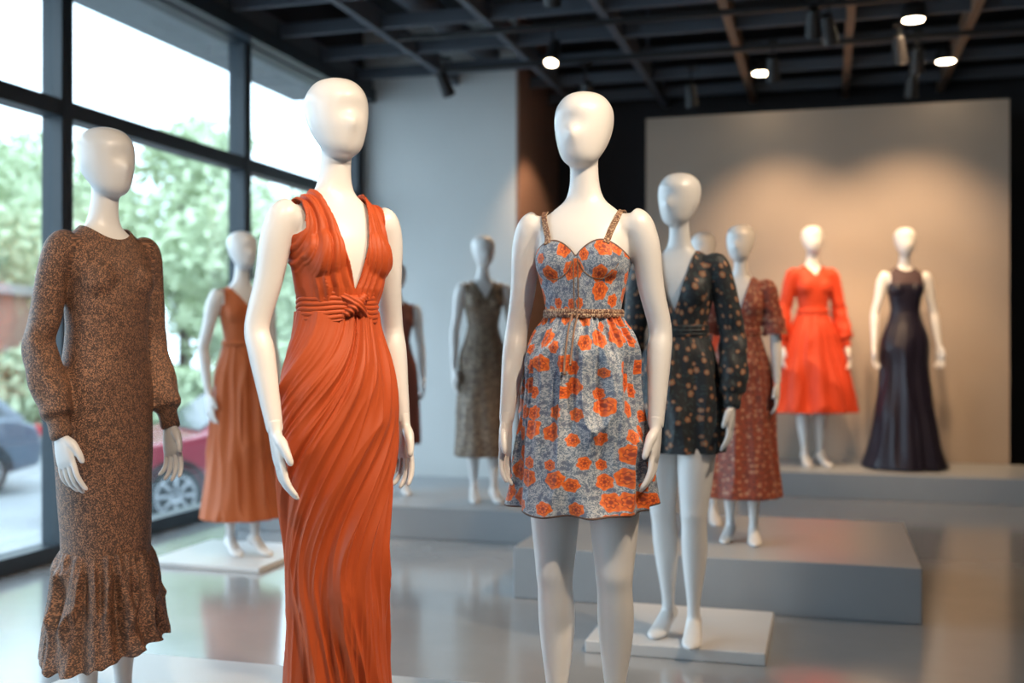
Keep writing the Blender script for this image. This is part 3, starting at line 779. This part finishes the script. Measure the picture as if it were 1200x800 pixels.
shell_obj('sundress_bodice',V,T,f,M_F3,e,.002)
M_TRIM=speckle('brown_embroidery',(.10,.04,.025),(.24,.12,.07),(.5,.35,.22),scale=400,metal=0)
xs=.080+.028*ss(z,1.37,1.48)
fs=np.minimum(.0085-np.abs(x-xs),z-1.325); fs=np.where((y<0)&(z<zt-.01),-.01,fs)
V2=V+N*.0015
shell_obj('shoulder_straps',V2,T,fs,M_TRIM,e,.003)
def surf_y(xx,zz):
    d=(V[:,0]-xx)**2+(V[:,2]-zz)**2+np.where(V[:,1]<0,0,1); return V[np.argmin(d),1]
for sx in(-.006,.006):
    pts=[(sx,surf_y(sx,zz)-.003,zz) for zz in np.linspace(1.185,1.335,12)]
    Vt,Ft=tube(pts,[.0016]*12,2,8); mk('placket_cord',Vt,Ft,M_TRIM,e,uv=np.random.RandomState(1).rand(sum(len(q) for q in Ft),2))
for s in(-1,1):
    pts=[(s*xx,surf_y(s*xx,zz)-.003,zz) for xx,zz in [(.010,1.325),(.022,1.300),(.045,1.283),(.07,1.280),(.095,1.295),(.112,1.32)]]
    Vt,Ft=tube(pts,[.0014]*6,3,8); mk('cup_seam',Vt,Ft,M_TRIM,e,uv=np.random.RandomState(1).rand(sum(len(q) for q in Ft),2))
hm3=four(33,6,11)
skirt('sundress_skirt',[(1.19,.102,.078),(1.17,.108,.084),(1.10,.136,.108),(1.0,.157,.128),(.88,.175,.145),(.76,.185,.158),(.672,.191,.166)],M_F3,e,gather(31,.014,.018,(30,46),(7,12),1.0,.038),hem=lambda th:.008*hm3(th)+.018*np.cos(th),N=640,M=200)
band('waistband',1.178,1.198,.1045,.080,M_TRIM,e,ridges=2,amp=.002,bulge=.002)
for dx,l in((-.010,.16),(.006,.13)):
    pts=[(dx,-.090,1.185),(dx-.004,-.120,1.14),(dx-.006,-.150,1.06),(dx-.004,-.160,1.185-l)]
    Vt,Ft=tube(pts,[.003,.0028,.0028,.004],4,8); mk('drawstring',Vt,Ft,M_TRIM,e,uv=np.zeros((sum(len(q) for q in Ft),2)))
# --- 4 black floral wrap dress
P4=default_pose(); P4.update(hy=-.25,legR=(-.055,.055,0,-.01,.1),legL=(.070,-.045,0,-.04,.15),EL=(.208,.03,1.15),WL=(.212,-.04,.905),armk=.93)
e=stand('mannequin_in_black_floral_dress',.685,4.55,.05,1.895,-22,P4,.0055)
M_F4=floral('black_floral',(.007,.010,.014),(.012,.016,.021),(.36,.11,.035),(.20,.12,.07),(.4,.3,.18),scale=22,R=.25,leaf=(.024,.040,.043),bgscale=160)
sl=[sleeve(s,P4,(.046,.046,.048,.052,.050,.031),seed=s+4,wr=.004) for s in(-1,1)]
V,T,E=torso_shell(.005,.008,sleeves=sl,smooth=6,extra=drape(.002))
N=vnormals(V,T); V=V+N*(nz3(V,(18,18,9),5)*.006)[:,None]
f=np.minimum(vneck(V,1.25,.068,1.455,.8),waistcut(V,1.16,P4))
shell_obj('wrap_bodice',V,T,f,M_F4,e,pose=P4)
skirt('wrap_skirt',[(1.19,.108,.083),(1.15,.118,.093),(1.05,.145,.115),(.95,.162,.132),(.82,.172,.145),(.715,.178,.15)],M_F4,e,gather(41,.005,.012,(24,40),(6,11),1.3,.018),N=420,M=120)
band('sash',1.16,1.205,.110,.085,M_F4,e,ridges=3,amp=.003)
# --- 5
def rustdress(name,u,d,z,h,face,seed,mat,pose,hem=.255):
    e=stand(name,u,d,z,h,face,pose,.007)
    sl=[sleeve(s,pose,(.049,.053,.059,.066,.072),seed=s+seed,wr=.003,upto=.9) for s in(-1,1)]
    V,T,E=torso_shell(.006,.008,sleeves=sl,smooth=5,extra=drape(.002))
    f=np.minimum(vneck(V,1.27,.06,1.45),waistcut(V,1.16,pose)); f=np.where(np.abs(V[:,0])>.14,np.minimum(f,V[:,2]-1.172),f)
    shell_obj('dress_bodice',V,T,f,mat,e,pose=pose)
    skirt('dress_skirt',[(1.19,.106,.082),(1.1,.128,.105),(.98,.158,.13),(.8,.175,.15),(.55,.195,.175),(hem,.225,.205)],mat,e,gather(seed,.004,.020,(20,34),(6,11),1.3,.022),N=360,M=100)
    band('sash',1.165,1.205,.110,.086,mat,e,ridges=2)
    return e
M_F5=floral('rust_floral',(.30,.060,.030),(.21,.040,.023),(.48,.19,.11),(.28,.11,.07),(.5,.32,.2),scale=26,R=.27,leaf=(.08,.030,.026),bgscale=120)
P5=default_pose(); P5.update(hy=-.2,legR=(-.06,.03,0,0,.1),legL=(.075,-.02,0,0,.15))
rustdress('mannequin_in_rust_floral_dress',1.15,5.58,.25,1.592,-18,51,M_F5,P5)
P5b=default_pose(); P5b.update(hy=-.2)
M_F5b=satin('coral_red_cloth',(.46,.07,.045),.6,.2)
rustdress('mannequin_in_coral_dress',1.06,6.15,.25,1.61,-10,55,M_F5b,P5b,.35)
# --- 6
P6=default_pose(); P6.update(ER=(-.212,.02,1.16),WR=(-.250,-.04,.90),EL=(.212,.02,1.16),WL=(.248,-.04,.90))
e=stand('mannequin_in_red_orange_dress',2.56,9.45,.20,2.04,4,P6,.008)
M_R6=satin('red_orange_crepe',(.54,.048,.012),.6,.2)
sl=[sleeve(s,P6,(.048,.050,.052,.057,.054,.031),seed=s+6,wr=.004) for s in(-1,1)]
V,T,E=torso_shell(.007,.010,sleeves=sl,smooth=4,extra=drape(.004))
f=np.minimum(vneck(V,1.42,.050,1.45),waistcut(V,1.13,P6))
shell_obj('dress_bodice',V,T,f,M_R6,e,pose=P6)
skirt('dress_skirt',[(1.155,.110,.086),(1.1,.130,.104),(.98,.175,.14),(.8,.230,.18),(.6,.285,.22),(.400,.335,.25)],M_R6,e,gather(61,.004,.030,(20,34),(7,12),1.3,.030),N=360,M=90)
band('belt',1.13,1.17,.113,.089,M_R6,e,ridges=1)
# --- 7
P7=default_pose(); P7.update(ER=(-.215,.02,1.16),WR=(-.235,-.04,.92),EL=(.215,.02,1.16),WL=(.235,-.04,.92),rollR=.5,rollL=.5)
e=stand('mannequin_in_navy_gown',3.26,9.2,.20,2.0,-4,P7,.008)
M_N7=satin('navy_satin',(.011,.009,.020),.42,.15,sheen=.05)
V,T,E=plain_torso(.0048)
f=np.minimum(np.minimum(crew(V,.07,1.535,.06,-.01),armhole(V,.115,1.34)),V[:,2]-1.15)
M_N7b=satin('navy_lace',(.06,.035,.04),.7,.2,sheen=.05)
shell_obj('lace_yoke',V,T,np.minimum(f,V[:,2]-1.37),M_N7b,e); shell_obj('gown_bodice',V,T,np.minimum(f,1.372-V[:,2]),M_N7,e)
skirt('gown_skirt',[(1.18,.105,.080),(1.1,.122,.095),(1.0,.157,.120),(.9,.176,.134),(.7,.180,.15),(.4,.215,.20),(.15,.26,.25),(.012,.30,.28)],M_N7,e,gather(71,.001,.022,(20,30),(7,12),1.3,.024),N=360,M=110)
# --- 8
P8=default_pose(); P8.update(hy=.1,legR=(-.055,.05,0,0,.1),legL=(.07,-.02,0,0,.1),EL=(.215,.03,1.15),WL=(.24,-.03,.91))
e=stand('mannequin_in_taupe_dress',-.19,7.3,.20,1.752,12,P8,.007)
M_O8=speckle('taupe_tweed',(.095,.064,.044),(.17,.12,.085),(.30,.23,.16),scale=120,metal=.1,bump=.3)
V,T,E=plain_torso(.0048)
f=np.minimum(np.minimum(vneck(V,1.36,.07,1.44),armhole(V,.130,1.34)),V[:,2]-1.15)
shell_obj('dress_bodice',V,T,f,M_O8,e)
skirt('dress_skirt',[(1.18,.106,.081),(1.1,.125,.098),(.98,.160,.124),(.8,.175,.145),(.55,.182,.165),(.31,.195,.18)],M_O8,e,gather(81,.001,.012,(20,30),(5,9),1.3,.012),N=300,M=90)
# --- 9
P9=default_pose(); P9.update(hy=.2)
e=stand('mannequin_in_maroon_dress',-.80,7.67,.20,1.60,10,P9,.008)
M_M9=satin('maroon_cloth',(.20,.055,.035),.6,.2)
V,T,E=plain_torso(.0048)
f=np.minimum(np.minimum(crew(V,.085,1.54,.08,-.01),armhole(V,.130,1.34)),V[:,2]-1.15)
shell_obj('dress_bodice',V,T,f,M_M9,e)
skirt('dress_skirt',[(1.18,.106,.081),(1.1,.125,.098),(.98,.160,.124),(.8,.172,.14),(.39,.19,.17)],M_M9,e,gather(91,.001,.016,(20,30),(6,10)),N=300,M=90)
# --- 10
P10=default_pose(); P10.update(hy=.1,legR=(-.05,.05,0,0,.1),legL=(.06,-.03,0,0,.1),ER=(-.210,.05,1.15),WR=(-.20,.0,.90))
e=stand('mannequin_in_orange_midi_dress',-1.56,6.42,.03,1.862,38,P10,.007)
M_O10=satin('burnt_orange_crepe',(.44,.11,.032),.6,.25)
V,T,E=plain_torso(.0048)
f=np.minimum(np.minimum(vneck(V,1.37,.085,1.40),armhole(V,.122,1.34)),V[:,2]-1.15)
shell_obj('dress_bodice',V,T,f,M_O10,e)
skirt('dress_skirt',[(1.18,.106,.081),(1.1,.122,.098),(.98,.150,.122),(.8,.165,.145),(.5,.190,.173),(.200,.222,.205)],M_O10,e,gather(101,.004,.020,(20,34),(8,14),1.3,.024),N=400,M=120)
band('belt',1.155,1.185,.109,.084,M_O10,e,ridges=1)
# ------------------------------------------------------------------ camera
cam=bpy.data.cameras.new('camera'); co=bpy.data.objects.new('camera',cam); COL.objects.link(co)
co.location=(0,0,1.25); co.rotation_euler=(PI/2,0,YAW)
cam.sensor_width=36; cam.lens=39.0; cam.clip_end=300
cam.dof.use_dof=True; cam.dof.focus_distance=3.05; cam.dof.aperture_fstop=1.6
scene.camera=co
scene.view_settings.view_transform='Standard'
scene.view_settings.look='None'
scene.view_settings.exposure=0.10
